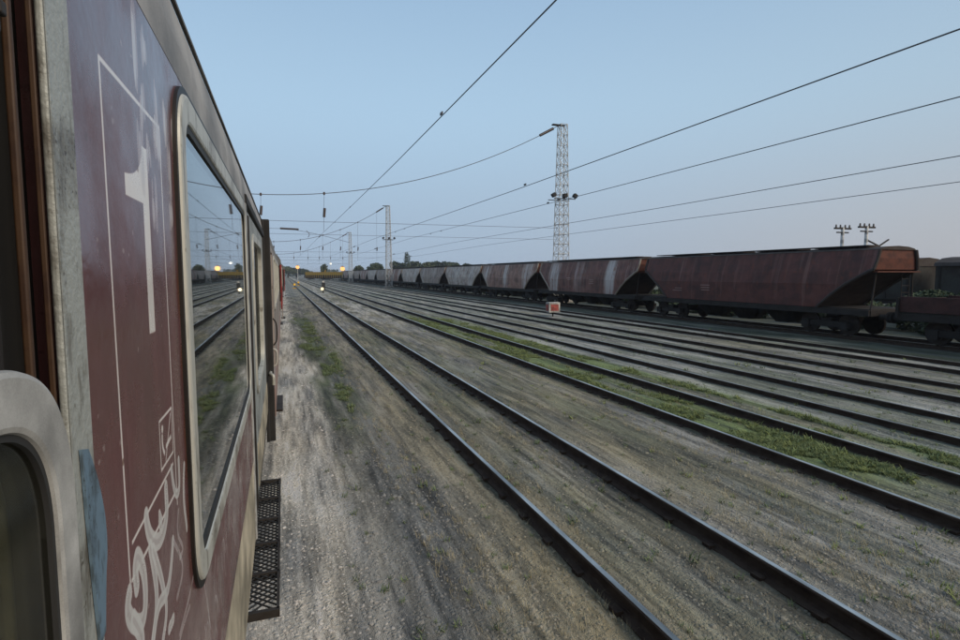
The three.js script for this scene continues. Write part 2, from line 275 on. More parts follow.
// ------------------------------------------------------------------ the passenger train
const FACE = -0.17, CX = -1.6;
function roofProfile(y0 = 3.16) {                 // half profile from the right side over the top, (x, y)
  const p = [[FACE, y0], [FACE - 0.004, 3.20], [FACE - 0.018, 3.29], [FACE - 0.05, 3.37], [FACE - 0.12, 3.48], [FACE - 0.24, 3.60], [FACE - 0.44, 3.74], [FACE - 0.75, 3.86], [FACE - 1.1, 3.94], [CX, 3.97]];
  return p.concat(p.slice(0, -1).reverse().map(([x, y]) => [2 * CX - x, y]));
}
function extrudeXY(pts, d0, d1) {
  const s = new THREE.Shape(); pts.forEach(([x, y], i) => (i ? s.lineTo(x, y) : s.moveTo(x, y))); s.closePath();
  return new THREE.ExtrudeGeometry(s, { depth: d1 - d0, bevelEnabled: false }).translate(0, 0, -d1);
}
const D0 = -16, D1 = 6.35;
{
  const coach = thing('passenger_coach', 'maroon and cream passenger coach with painted number 1 beside its window, closest on the left', 'train coach', 'coaches of the passenger train');
  // painted side sheet: the lettering, frame lines, scratches and graffiti are flat paint on it
  const PD0 = 0.583, PD1 = 2.985, PY0 = 1.81, PY1 = 3.125, PXM = 820;
  const tx = canvasTex(2000, 1100, (c, w, h) => {
    const X = (d) => (d - PD0) * PXM, Y = (y) => h - (y - PY0) * PXM; seed = 99;
    c.fillStyle = '#613f3f'; c.fillRect(0, 0, w, h);
    for (let i = 0; i < 900; i++) { c.fillStyle = rnd() < 0.5 ? 'rgba(40,24,26,0.05)' : 'rgba(150,118,116,0.045)'; const s = rr(10, 110); c.beginPath(); c.ellipse(rr(0, w), rr(0, h), s * 0.35, s, 0, 0, 7); c.fill(); }
    for (let i = 0; i < 2600; i++) { c.fillStyle = rnd() < 0.6 ? 'rgba(30,18,20,0.25)' : 'rgba(190,170,165,0.18)'; const s = rr(0.6, 2.2); c.fillRect(rr(0, w), rr(0, h), s, s * rr(1, 3)); }
    c.lineCap = 'round'; c.lineJoin = 'round';
    for (let i = 0; i < 60; i++) { c.strokeStyle = 'rgba(190,175,172,0.12)'; c.lineWidth = rr(0.6, 1.6); const a = rr(0, w), b = rr(0, h); c.beginPath(); c.moveTo(a, b); c.lineTo(a + rr(-16, 16), b + rr(10, 140)); c.stroke(); }
    const line = (pts, wd, col) => { c.strokeStyle = col; c.lineWidth = wd; c.beginPath(); pts.forEach(([d, y], i) => (i ? c.lineTo(X(d), Y(y)) : c.moveTo(X(d), Y(y)))); c.stroke(); };
    const curve = (pts, wd, col) => { c.strokeStyle = col; c.lineWidth = wd; c.beginPath(); c.moveTo(X(pts[0][0]), Y(pts[0][1])); for (let i = 1; i + 1 < pts.length; i += 2) c.quadraticCurveTo(X(pts[i][0]), Y(pts[i][1]), X(pts[i + 1][0]), Y(pts[i + 1][1])); c.stroke(); };
    const PW = '#cfc9c4';
    c.lineCap = 'butt';
    line([[0.685, 2.425], [0.675, 2.99], [0.965, 2.99], [0.97, 2.40]], 4.5, PW);             // long frame, open at the lower right
    line([[0.70, 2.465], [0.952, 2.475]], 4, PW);
    line([[0.69, 2.425], [0.97, 2.425]], 4.5, PW);
    // the figure 1
    c.fillStyle = '#d2cdc8'; c.beginPath(); c.moveTo(X(0.873), Y(2.938)); c.lineTo(X(0.873), Y(2.69)); c.lineTo(X(0.838), Y(2.69)); c.lineTo(X(0.838), Y(2.862)); c.lineTo(X(0.752), Y(2.862)); c.lineTo(X(0.752), Y(2.888)); c.quadraticCurveTo(X(0.835), Y(2.893), X(0.845), Y(2.938)); c.closePath(); c.fill();
    // small boxed pictogram: a seated figure under a slanting bar
    line([[0.868, 2.492], [0.868, 2.562], [0.957, 2.562], [0.957, 2.492], [0.866, 2.492]], 3.5, PW);
    line([[0.90, 2.495], [0.948, 2.556]], 3, PW); line([[0.905, 2.515], [0.945, 2.52]], 6, PW); curve([[0.884, 2.54], [0.878, 2.52], [0.896, 2.508]], 6, PW); c.fillStyle = PW; c.beginPath(); c.arc(X(0.886), Y(2.547), 5, 0, 7); c.fill();
    // graffiti, drippy loops in worn white
    c.lineCap = 'round'; const G = 'rgba(198,198,195,0.92)', G2 = 'rgba(186,184,182,0.62)';
    const STROKES = [[20,[[0.678,2.416],[0.665,2.408],[0.683,2.380],[0.723,2.352],[0.746,2.362],[0.748,2.405],[0.721,2.443],[0.706,2.434],[0.710,2.408]]], [20,[[0.689,2.380],[0.710,2.356],[0.722,2.335],[0.717,2.324]]], [20,[[0.769,2.467],[0.772,2.444],[0.813,2.409],[0.857,2.401],[0.892,2.419],[0.891,2.458]]], [10,[[0.840,2.431],[0.842,2.416],[0.856,2.422],[0.842,2.440]]], [18,[[0.782,2.420],[0.804,2.367],[0.803,2.328],[0.772,2.302]]], [16,[[0.796,2.410],[0.829,2.362],[0.848,2.319]]], [16,[[0.922,2.362],[0.903,2.331],[0.865,2.309],[0.821,2.326],[0.793,2.319],[0.772,2.302]]], [14,[[0.855,2.310],[0.860,2.286],[0.826,2.266]]], [14,[[0.899,2.252],[0.863,2.255],[0.874,2.256]]], [13,[[0.937,2.471],[0.949,2.422],[0.996,2.413],[0.997,2.465]]], [13,[[1.045,2.440],[1.020,2.399],[1.044,2.329]]], [8,[[0.926,2.360],[0.983,2.309],[0.993,2.275],[0.933,2.265]]], [7,[[1.133,2.234],[1.074,2.210],[0.941,2.200]]], [6,[[1.202,2.161],[1.231,2.086],[1.274,1.997]]], [6,[[1.401,2.100],[1.349,2.065],[1.359,2.012]]], [6,[[1.451,2.071],[1.418,2.048]]], [7,[[0.977,2.388],[0.946,2.364],[1.010,2.310],[0.970,2.311]]], [6,[[1.037,2.190],[0.979,2.194],[0.939,2.192]]]];
    for (const [wd, pts] of STROKES) {
      c.strokeStyle = wd > 9 ? G : G2; c.lineWidth = wd; c.beginPath(); c.moveTo(X(pts[0][0]), Y(pts[0][1]));
      for (let i = 1; i < pts.length - 1; i++) c.quadraticCurveTo(X(pts[i][0]), Y(pts[i][1]), X((pts[i][0] + pts[i + 1][0]) / 2), Y((pts[i][1] + pts[i + 1][1]) / 2));
      const e = pts[pts.length - 1]; c.lineTo(X(e[0]), Y(e[1])); c.stroke();
      c.strokeStyle = 'rgba(120,100,98,0.22)'; c.lineWidth = wd * 0.3; c.stroke();
    }
    for (let i = 0; i < 26; i++) { const d = 1.12 + i * 0.066 + rr(-0.02, 0.02), y = rr(1.93, 2.07); curve([[d, y + rr(0.03, 0.09)], [d + rr(-0.03, 0.03), y], [d + rr(-0.02, 0.05), y - rr(0.02, 0.05)]], rr(3, 6), G2); if (rnd() < 0.6) curve([[d + 0.02, y + 0.04], [d + 0.05, y + 0.07], [d + 0.07, y + rr(-0.02, 0.03)]], 4, G2); }
    // scraped paint near the top
    for (const [d, y, l] of [[0.835, 3.12, 0.12], [0.86, 3.02, 0.06], [0.885, 3.09, 0.06], [0.84, 2.965, 0.10], [0.885, 2.965, 0.05], [0.935, 2.99, 0.05], [0.955, 3.04, 0.12], [1.01, 3.05, 0.07], [1.03, 3.0, 0.10], [0.91, 2.90, 0.06], [1.03, 2.90, 0.05], [1.07, 3.04, 0.05]])
      for (let k = 0; k < 5; k++) { c.fillStyle = 'rgba(182,176,176,0.5)'; c.beginPath(); c.ellipse(X(d + rr(-0.012, 0.012)), Y(y - l / 2 + rr(-0.02, 0.02)), rr(3, 9), l * PXM * rr(0.25, 0.5), rr(-0.08, 0.08), 0, 7); c.fill(); }
    // dirty runs and chipped spots
    for (let i = 0; i < 70; i++) { const d = rr(0.6, 2.95), y = rr(1.9, 3.1); c.fillStyle = 'rgba(36,24,22,0.16)'; c.beginPath(); c.ellipse(X(d), Y(y), rr(1, 4), rr(20, 120), rr(-0.03, 0.03), 0, 7); c.fill(); }
    for (let i = 0; i < 120; i++) { c.fillStyle = rnd() < 0.5 ? 'rgba(150,140,136,0.6)' : 'rgba(70,36,22,0.6)'; c.beginPath(); c.ellipse(X(rr(0.6, 1.6)), Y(rr(1.85, 3.1)), rr(1, 3.2), rr(1, 4), rr(0, 3), 0, 7); c.fill(); }
    // rust bleeding from the window seal
    for (let i = 0; i < 46; i++) { const d = rr(1.055, 1.092), y = rr(2.2, 3.08); c.fillStyle = 'rgba(92,52,28,0.35)'; c.beginPath(); c.ellipse(X(d), Y(y), rr(3, 8), rr(8, 36), 0, 0, 7); c.fill(); }
    for (let i = 0; i < 40; i++) { const d = rr(0.6, 2.95); c.fillStyle = 'rgba(38,24,20,0.4)'; c.beginPath(); c.ellipse(X(d), Y(rr(1.81, 1.83)), rr(5, 26), rr(2, 7), 0, 0, 7); c.fill(); }
  });
  tx.repeat.set(PXM / 2000, PXM / 1100); tx.offset.set(-PD0 * PXM / 2000, -PY0 * PXM / 1100);
  const maroon = mat({ map: tx, roughness: 0.52, roughnessMap: scaled(tGrime, 0.7, 0.7), bumpMap: scaled(tBump, 0.9, 0.9), bumpScale: 0.0005 });
  maroon.userData.own = true;
  const W = { d0: 1.085, d1: 2.88, y0: 2.165, y1: 3.105 };
  const s1 = rrect(PD0, PY0, PD1, PY1, 0.002); s1.holes.push(rhole(W.d0 + 0.02, W.y0 + 0.02, W.d1 - 0.02, W.y1 - 0.02, 0.10));
  part('side_panel', panel(s1, FACE, 0.04), maroon, coach, 'maroon side panel with white number 1, frame lines and graffiti');
  const paint = mat({ color: lin(0.12, 0.052, 0.050), map: scaled(tGrime, 0.9, 0.9), roughness: 0.4 });
  part('side_panel', panel(rrect(D0, PY0, -0.62, PY1, 0.002), FACE, 0.04), paint, coach);
  part('side_panel', panel(rrect(5.92, PY0, D1, PY1, 0.002), FACE, 0.04), paint, coach);
  part('lower_band', [box(0.045, 0.40, 2.385, FACE - 0.0225, 1.608, 1.79), box(0.045, 0.40, 0.43, FACE - 0.0225, 1.608, 6.135), box(0.045, 0.40, 15.38, FACE - 0.0225, 1.608, -8.31)], M.cream, coach, 'dirty cream band along the bottom of the side');
  part('side_sill', [box(0.10, 0.05, D1 - D0, FACE - 0.06, 1.382, (D0 + D1) / 2)], M.steelDark, coach);
  // cantrail and roof
  const rp = roofProfile(3.127); part('roof', extrudeXY(rp, D0, D1), M.greyBand, coach);
  part('rain_gutter', [box(0.008, 0.007, D1 - D0, FACE - 0.016, 3.300, (D0 + D1) / 2)], M.roof, coach);
  // far side, floor and ends close the body
  part('far_side', [box(0.04, 1.75, D1 - D0, 2 * CX - FACE + 0.02, 2.25, (D0 + D1) / 2)], paint, coach);
  part('floor', [box(2.78, 0.12, D1 - D0 - 0.1, CX, 1.335, (D0 + D1) / 2)], M.underframe, coach);
  part('end_wall', [box(2.72, 1.74, 0.05, CX, 2.26, D1 - 0.03)], M.dark, coach);
  part('end_wall', [box(2.72, 1.74, 0.05, CX, 2.26, D0 + 0.03)], M.dark, coach);
  part('compartment_wall', [box(0.03, 1.7, 2.4, FACE - 0.85, 2.27, 1.78), box(0.8, 1.7, 0.03, FACE - 0.45, 2.27, 0.62), box(0.8, 1.7, 0.03, FACE - 0.45, 2.27, 2.96)], M.lining, coach);
  // big window
  const win = part('window_frame', panel(ring(W.d0, W.y0, W.d1, W.y1, 0.125, 0.052), FACE + 0.012, 0.03, 0.007), M.alu, coach, 'worn aluminium window frame with rounded corners');
  part('seal', panel(ring(W.d0 + 0.05, W.y0 + 0.05, W.d1 - 0.05, W.y1 - 0.05, 0.085, 0.016), FACE + 0.007, 0.02), M.rubber, win);
  part('pane', panel(rrect(W.d0 + 0.055, W.y0 + 0.055, W.d1 - 0.055, W.y1 - 0.055, 0.08), FACE + 0.003, 0.006), glass, win, 'dark window pane mirroring the yard');
  part('seal_edge', panel(ring(W.d0 - 0.012, W.y0 - 0.012, W.d1 + 0.012, W.y1 + 0.012, 0.135, 0.014), FACE + 0.006, 0.008), M.brownPaint, win);
  // near doorway: jamb, seals, dark recess with door edge
  const jamb = part('door_jamb', [rbox(0.007, 1.78, 0.055, FACE - 0.0005, 2.26, 0.5545, 0.003)], M.jamb, coach, 'scuffed bare steel door jamb');
  const bp = new THREE.Shape(); bp.moveTo(0.541, 2.622); bp.lineTo(0.556, 2.618); bp.quadraticCurveTo(0.580, 2.585, 0.590, 2.545); bp.quadraticCurveTo(0.596, 2.515, 0.585, 2.492); bp.quadraticCurveTo(0.578, 2.465, 0.574, 2.44); bp.lineTo(0.560, 2.436); bp.quadraticCurveTo(0.548, 2.52, 0.541, 2.622);
  part('blue_paint_patch', panel(bp, FACE + 0.0062, 0.0026), M.bluePaint, jamb, 'patch of chipped blue paint on the door jamb');
  part('door_seal', [box(0.02, 1.78, 0.10, FACE - 0.045, 2.26, 0.54)], M.rubber, coach);
  part('door_edge_strip', [rbox(0.004, 1.78, 0.003, FACE - 0.0060, 2.26, 0.5245, 0.001)], M.brass, coach);
  part('door_edge_strip', [rbox(0.006, 1.78, 0.006, FACE - 0.012, 2.26, 0.502, 0.002)], M.brass, coach, 'rusty orange edge strip');
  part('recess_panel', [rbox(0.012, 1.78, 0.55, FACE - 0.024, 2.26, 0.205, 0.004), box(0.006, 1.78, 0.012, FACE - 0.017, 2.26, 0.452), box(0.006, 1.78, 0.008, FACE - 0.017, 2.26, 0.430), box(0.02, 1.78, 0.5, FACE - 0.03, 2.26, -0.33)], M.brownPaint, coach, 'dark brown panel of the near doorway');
  part('door_latch', [rbox(0.012, 0.024, 0.018, FACE - 0.012, 2.945, 0.470, 0.003), rbox(0.008, 0.010, 0.010, FACE - 0.005, 2.948, 0.470, 0.002)], M.steelDark, coach);
  // lowered door window with a pale rounded frame, standing proud of the doorway
  const dw = part('door_window_frame', panel(ring(-0.35, 1.85, 0.410, 2.724, 0.10, 0.031), -0.128, 0.03, 0.004), M.paleFrame, coach, 'pale grey rounded frame of the near door window');
  part('seal', panel(ring(-0.32, 1.88, 0.382, 2.696, 0.078, 0.006), -0.131, 0.02), M.rubber, dw);
  part('pane', panel(rrect(-0.315, 1.885, 0.376, 2.690, 0.07), -0.134, 0.004), doorGlass, dw);
  part('backing', [box(0.006, 0.82, 0.70, -0.174, 2.285, 0.03), box(0.008, 0.82, 0.010, -0.168, 2.285, 0.352), box(0.008, 0.82, 0.006, -0.168, 2.285, 0.335)], M.lining, dw);
  // farther doorway: jambs, recessed doors with tall round-headed windows
  part('door_jamb', [rbox(0.05, 1.74, 0.05, FACE - 0.018, 2.255, 3.015, 0.01), rbox(0.03, 1.74, 0.035, FACE - 0.016, 2.255, 3.10, 0.008)], M.paleFrame, coach);
  part('door_seal', [rbox(0.03, 1.74, 0.04, FACE - 0.014, 2.255, 3.17, 0.008)], M.brownPaint, coach);
  part('door_jamb', [rbox(0.06, 1.74, 0.055, FACE - 0.02, 2.255, 5.88, 0.01)], M.jamb, coach);
  part('door_top_shade', [rbox(0.03, 0.05, 2.80, FACE - 0.006, 3.150, 4.45, 0.01)], M.dark, coach);  // dark strip standing in for the recess shadow above the doors
  part('door_recess', [box(0.03, 1.72, 2.80, FACE - 0.12, 2.255, 4.45)], M.dark, coach);
  for (const [a, b, lab] of [[3.20, 3.58, 'narrow brown and grey door post panel'], [3.60, 5.84, 'pale grey door with tall rounded window and peeling paint']]) {
    const big = b - a > 1, sh = rrect(a, 1.42, b, 3.115, 0.02); if (big) sh.holes.push(rhole(a + 0.16, 2.02, b - 0.72, 2.99, 0.16));
    const dl = part('door_leaf', panel(sh, FACE - 0.008, 0.04), M.doorGrey, coach, lab);
    if (!big) { part('moulding', [rbox(0.012, 1.66, 0.05, FACE - 0.004, 2.26, a + 0.12, 0.004)], M.brownPaint, dl); continue; }
    part('window_frame', panel(ring(a + 0.12, 1.98, b - 0.68, 3.03, 0.19, 0.05), FACE + 0.002, 0.03, 0.003), M.alu, dl);
    part('pane', panel(rrect(a + 0.165, 2.025, b - 0.725, 2.985, 0.15), FACE - 0.014, 0.006), glass, dl);
    part('kick_plate', panel(rrect(a + 0.02, 1.44, b - 0.02, 1.72, 0.01), FACE - 0.004, 0.005), M.cream, dl);
  }
  const ol = part('open_door_leaf', [rbox(0.085, 2.20, 0.05, FACE + 0.016, 2.20, 5.80, 0.012), rbox(0.03, 2.16, 0.12, FACE - 0.008, 2.20, 5.74, 0.008)], M.dark, coach, 'dark edge of a door leaf folded open');
  part('handle', [tube([V(FACE + 0.03, 1.80, 5.76), V(FACE + 0.03, 1.80, 5.66), V(FACE + 0.055, 1.79, 5.62), V(FACE + 0.06, 1.70, 5.62)], 0.016, 14)], M.alu, ol);
  part('grab_rail', [tube([V(FACE, 1.98, 6.22), V(FACE + 0.075, 1.96, 6.22), V(FACE + 0.085, 1.88, 6.22), V(FACE + 0.07, 1.80, 6.22), V(FACE, 1.78, 6.22)], 0.014, 24)], M.white, coach);
  // mesh footstep
  const st = part('footstep', [box(0.012, 0.035, 1.62, -0.062, 1.295, 3.27), box(0.012, 0.035, 1.62, -0.196, 1.295, 3.27), ...[2.46, 2.79, 3.11, 3.43, 3.75, 4.08].map((d) => box(0.15, 0.035, 0.022, -0.129, 1.295, d)), ...[2.6, 3.9].map((d) => box(0.02, 0.11, 0.05, -0.20, 1.35, d))], M.steelDark, coach, 'black mesh footstep below the doors');
  const mesh = []; for (let i = -3; i < 42; i++) for (const s of [-1, 1]) { const a = 2.46 + i * 0.0405; const p = s > 0 ? [V(-0.192, 1.302, a), V(-0.066, 1.302, a + 0.126)] : [V(-0.066, 1.304, a), V(-0.192, 1.304, a + 0.126)]; if (Math.min(a, a + 0.126) > 2.45 && a + 0.126 < 4.1) mesh.push(bar(p[0], p[1], 0.0042, 4)); }
  part('grating', mesh, M.black, st);
  // running gear
  for (const d of [1.9, -12.5]) {
    const b = part('bogie', [box(2.0, 0.22, 3.3, CX, 0.66, d), box(2.3, 0.3, 0.5, CX, 1.0, d)], M.underframe, coach);
    for (const q of [-1.25, 1.25]) for (const s of [-0.7525, 0.7525]) part('wheel', [new THREE.CylinderGeometry(0.46, 0.46, 0.13, 28).rotateZ(Math.PI / 2).translate(CX + s, 0.63, -(d + q))], M.wheel, b);
  }
}
function farCoach(label, d0, d1, dx, mats, category = 'train coach') {
  const c = thing('passenger_coach', label, category, 'coaches of the passenger train', dx, 0, 0);
  const nw = Math.max(3, Math.round((d1 - d0 - 4) / 2.3)), pitch = (d1 - d0 - 4.2) / nw, s = rrect(d0, 1.40, d1, 3.13, 0.01), wins = [];
  for (let i = 0; i < nw; i++) wins.push([d0 + 2.1 + i * pitch + 0.35, d0 + 2.1 + (i + 1) * pitch - 0.35]);
  const doors = [[d0 + 0.5, d0 + 1.5], [d1 - 1.5, d1 - 0.5]];
  for (const [a, b] of wins) s.holes.push(rhole(a, 2.2, b, 3.04, 0.08));
  for (const [a, b] of doors) s.holes.push(rhole(a, 1.43, b, 3.06, 0.03));
  part('side_panel', panel(s, FACE, 0.05), mats[0], c);
  part('roof', extrudeXY(roofProfile(3.132), d0, d1), M.roof, c);
  part('lower_band', [box(0.03, 0.34, d1 - d0 - 0.1, FACE - 0.005 + 0.004, 1.22, (d0 + d1) / 2)], mats[1], c);
  part('end_wall', [box(2.7, 1.8, 0.05, CX, 2.25, d0 + 0.04)], M.dark, c);
  part('end_wall', [box(2.7, 1.8, 0.05, CX, 2.25, d1 - 0.04)], M.dark, c);
  part('inner_wall', [box(0.03, 1.75, d1 - d0 - 0.2, FACE - 0.7, 2.25, (d0 + d1) / 2)], M.lining, c);
  for (const [a, b] of wins) { const f = part('window_frame', panel(ring(a - 0.02, 2.18, b + 0.02, 3.06, 0.09, 0.05), FACE + 0.014, 0.03), M.alu, c); part('pane', panel(rrect(a + 0.01, 2.21, b - 0.01, 3.03, 0.06), FACE - 0.02, 0.006), glass, f); }
  for (const [a, b] of doors) { const dl = part('door', panel(rrect(a + 0.01, 1.44, b - 0.01, 3.05, 0.03), FACE - 0.03, 0.03), mats[2], c); part('handle', [tube([V(FACE, 2.2, a + 0.1), V(FACE + 0.035, 2.15, a + 0.1), V(FACE + 0.035, 1.9, a + 0.1), V(FACE, 1.85, a + 0.1)], 0.010, 12)], M.steelDark, dl); part('step', [box(0.14, 0.03, 0.9, FACE + 0.02, 1.0, (a + b) / 2)], M.steelDark, dl); }
  for (const d of [d0 + 3.2, d1 - 3.2]) part('bogie', [box(2.4, 0.5, 3.4, CX - 0.1, 0.75, d)], M.underframe, c);
  return c;
}
farCoach('pinkish grey coach covered in faded paint, coupled ahead of the maroon coach', 6.95, 22.0, 0.03, [M.coachGrey, M.coachPink, M.coachPink]);
farCoach('red coach coupled ahead of the pinkish grey one', 22.7, 46.5, 0.12, [M.coachRed, M.coachGrey, M.coachRed]);
farCoach('red coach farthest ahead in the passenger train', 47.2, 71, 0.30, [M.coachRed, M.coachGrey, M.coachRed]);

// ------------------------------------------------------------------ hopper wagons
function wagonTex(base, streaks, bands, marks, s) {
  return canvasTex(1024, 256, (c, w, h) => {
    seed = s; c.fillStyle = base; c.fillRect(0, 0, w, h);
    for (let i = 0; i < 700; i++) { c.fillStyle = rnd() < 0.5 ? 'rgba(20,12,12,0.10)' : 'rgba(120,80,72,0.07)'; c.beginPath(); c.ellipse(rr(0, w), rr(0, h), rr(3, 26), rr(6, 46), 0, 0, 7); c.fill(); }
    for (let i = 0; i < streaks; i++) { const x = rr(0, w); c.fillStyle = 'rgba(178,168,162,' + rr(0.04, 0.16) + ')'; c.beginPath(); c.ellipse(x, rr(-20, h * 0.7), rr(1, 7), rr(30, 190), 0, 0, 7); c.fill(); }
    for (const [x, wd, a] of bands) for (let i = 0; i < 46; i++) { c.fillStyle = 'rgba(190,184,180,' + a * rr(0.05, 0.22) + ')'; c.beginPath(); c.ellipse((x + (rnd() + rnd() - 1) * wd) * w, rr(0, h), rr(3, 16), rr(30, 170), rr(-0.05, 0.05), 0, 7); c.fill(); }
    for (let i = 0; i < 160; i++) { c.fillStyle = 'rgba(110,52,26,0.30)'; c.beginPath(); c.ellipse(rr(0, w), rr(0, h), rr(1, 7), rr(1, 16), 0, 0, 7); c.fill(); }
    for (const [x, y, n] of marks) for (let i = 0; i < n; i++) { c.fillStyle = 'rgba(190,178,172,0.5)'; c.fillRect(x * w, y * h + i * 13, rr(30, 62), 4); }
  });
}
const WT = [
  wagonTex('#532a21', 40, [], [[0.60, 0.66, 3], [0.75, 0.74, 2]], 1),
  wagonTex('#6e4a3f', 80, [[0.80, 0.07, 1.8], [0.22, 0.05, 1.8], [0.50, 0.1, 0.4]], [[0.36, 0.6, 3], [0.60, 0.55, 2]], 2),
  wagonTex('#93705f', 110, [[0.88, 0.10, 1.6], [0.50, 0.05, 1.5], [0.12, 0.10, 1.6]], [[0.55, 0.6, 2]], 3),
  wagonTex('#bdb0a2', 170, [[0.2, 0.1, 0.9], [0.62, 0.12, 0.9]], [[0.4, 0.6, 2]], 4),
  wagonTex('#9c8d80', 130, [[0.85, 0.08, 0.7], [0.35, 0.15, 0.4]], [[0.5, 0.6, 2]], 5),
];
const WL = 14.7;
for (const t of WT) { t.repeat.set(1 / WL, 1 / 2.6); t.offset.set(0, -1.3 / 2.6); }
const WM = WT.map((t) => { const m = mat({ map: t, roughness: 0.72 }); m.userData.own = true; return m; });
function wagonBody() {
  // side outline (d, y): long top, upright upper ends, sloped lower ends; tapered cross-section
  const slices = [[1.34, 2.35], [1.9, 1.72], [2.35, 1.1], [2.85, 0.28], [2.95, 0.05], [3.4, 0.0], [3.74, 0.0]], half = (y) => (y < 2.5 ? 1.40 : 1.40 - 0.36 * (y - 2.5) / 1.24);
  const pos = [], uv = [];
  const quad = (a, b, c, d) => { for (const p of [a, b, c, a, c, d]) { pos.push(p[0], p[1], p[2]); uv.push(-p[2], p[1]); } };
  for (let i = 0; i + 1 < slices.length; i++) {
    const [y0, i0] = slices[i], [y1, i1] = slices[i + 1], h0 = half(y0), h1 = half(y1);
    const z = (ins, far) => -(far ? WL - ins : ins);
    quad([-h0, y0, z(i0, 0)], [-h1, y1, z(i1, 0)], [-h1, y1, z(i1, 1)], [-h0, y0, z(i0, 1)]);
    quad([h0, y0, z(i0, 0)], [h0, y0, z(i0, 1)], [h1, y1, z(i1, 1)], [h1, y1, z(i1, 0)]);
  }
  const g = new THREE.BufferGeometry(); g.setAttribute('position', new THREE.Float32BufferAttribute(pos, 3)); g.setAttribute('uv', new THREE.Float32BufferAttribute(uv, 2)); g.computeVertexNormals();
  const ends = [];
  for (const far of [0, 1]) {
    const parts2 = [[], []]; const Z = (ins) => -(far ? WL - ins : ins);
    for (let i = 0; i + 1 < slices.length; i++) {
      const [y0, i0] = slices[i], [y1, i1] = slices[i + 1], k0 = i0 + 0.05, k1 = i1 + 0.05, h0 = half(y0) - 0.01, h1 = half(y1) - 0.01;
      for (const p of [[-h0, y0, Z(k0)], [h0, y0, Z(k0)], [h1, y1, Z(k1)], [-h0, y0, Z(k0)], [h1, y1, Z(k1)], [-h1, y1, Z(k1)]]) parts2[i < 3 ? 0 : 1].push(...p);
    }
    const [lower, upper] = parts2.map((ep) => { const e = new THREE.BufferGeometry(); e.setAttribute('position', new THREE.Float32BufferAttribute(ep, 3)); e.computeVertexNormals(); e.setAttribute('uv', new THREE.Float32BufferAttribute(new Float32Array(ep.length / 3 * 2), 2)); return e; }); ends.push({ lower, upper });
  }
  const rims = [];
  for (const far of [0, 1]) for (const s of [-1, 1]) {
    const q = []; for (let i = 0; i + 1 < slices.length; i++) { const [y0, i0] = slices[i], [y1, i1] = slices[i + 1]; q.push(strut(V(s * (half(y0) + 0.005), y0, far ? WL - i0 : i0), V(s * (half(y1) + 0.005), y1, far ? WL - i1 : i1), 0.11)); }
    rims.push(join(q));
  }
  return { g, ends, rims };
}
const WB = wagonBody();
const bogieGeo = (d) => [box(0.16, 0.24, 2.3, -1.0, 0.62, d), box(0.16, 0.24, 2.3, 1.0, 0.62, d), box(2.0, 0.3, 0.5, 0, 0.72, d), box(0.2, 0.34, 0.34, -1.05, 0.58, d - 0.9), box(0.2, 0.34, 0.34, -1.05, 0.58, d + 0.9)];
const wheelGeo = new THREE.CylinderGeometry(0.46, 0.46, 0.12, 24).rotateZ(Math.PI / 2);
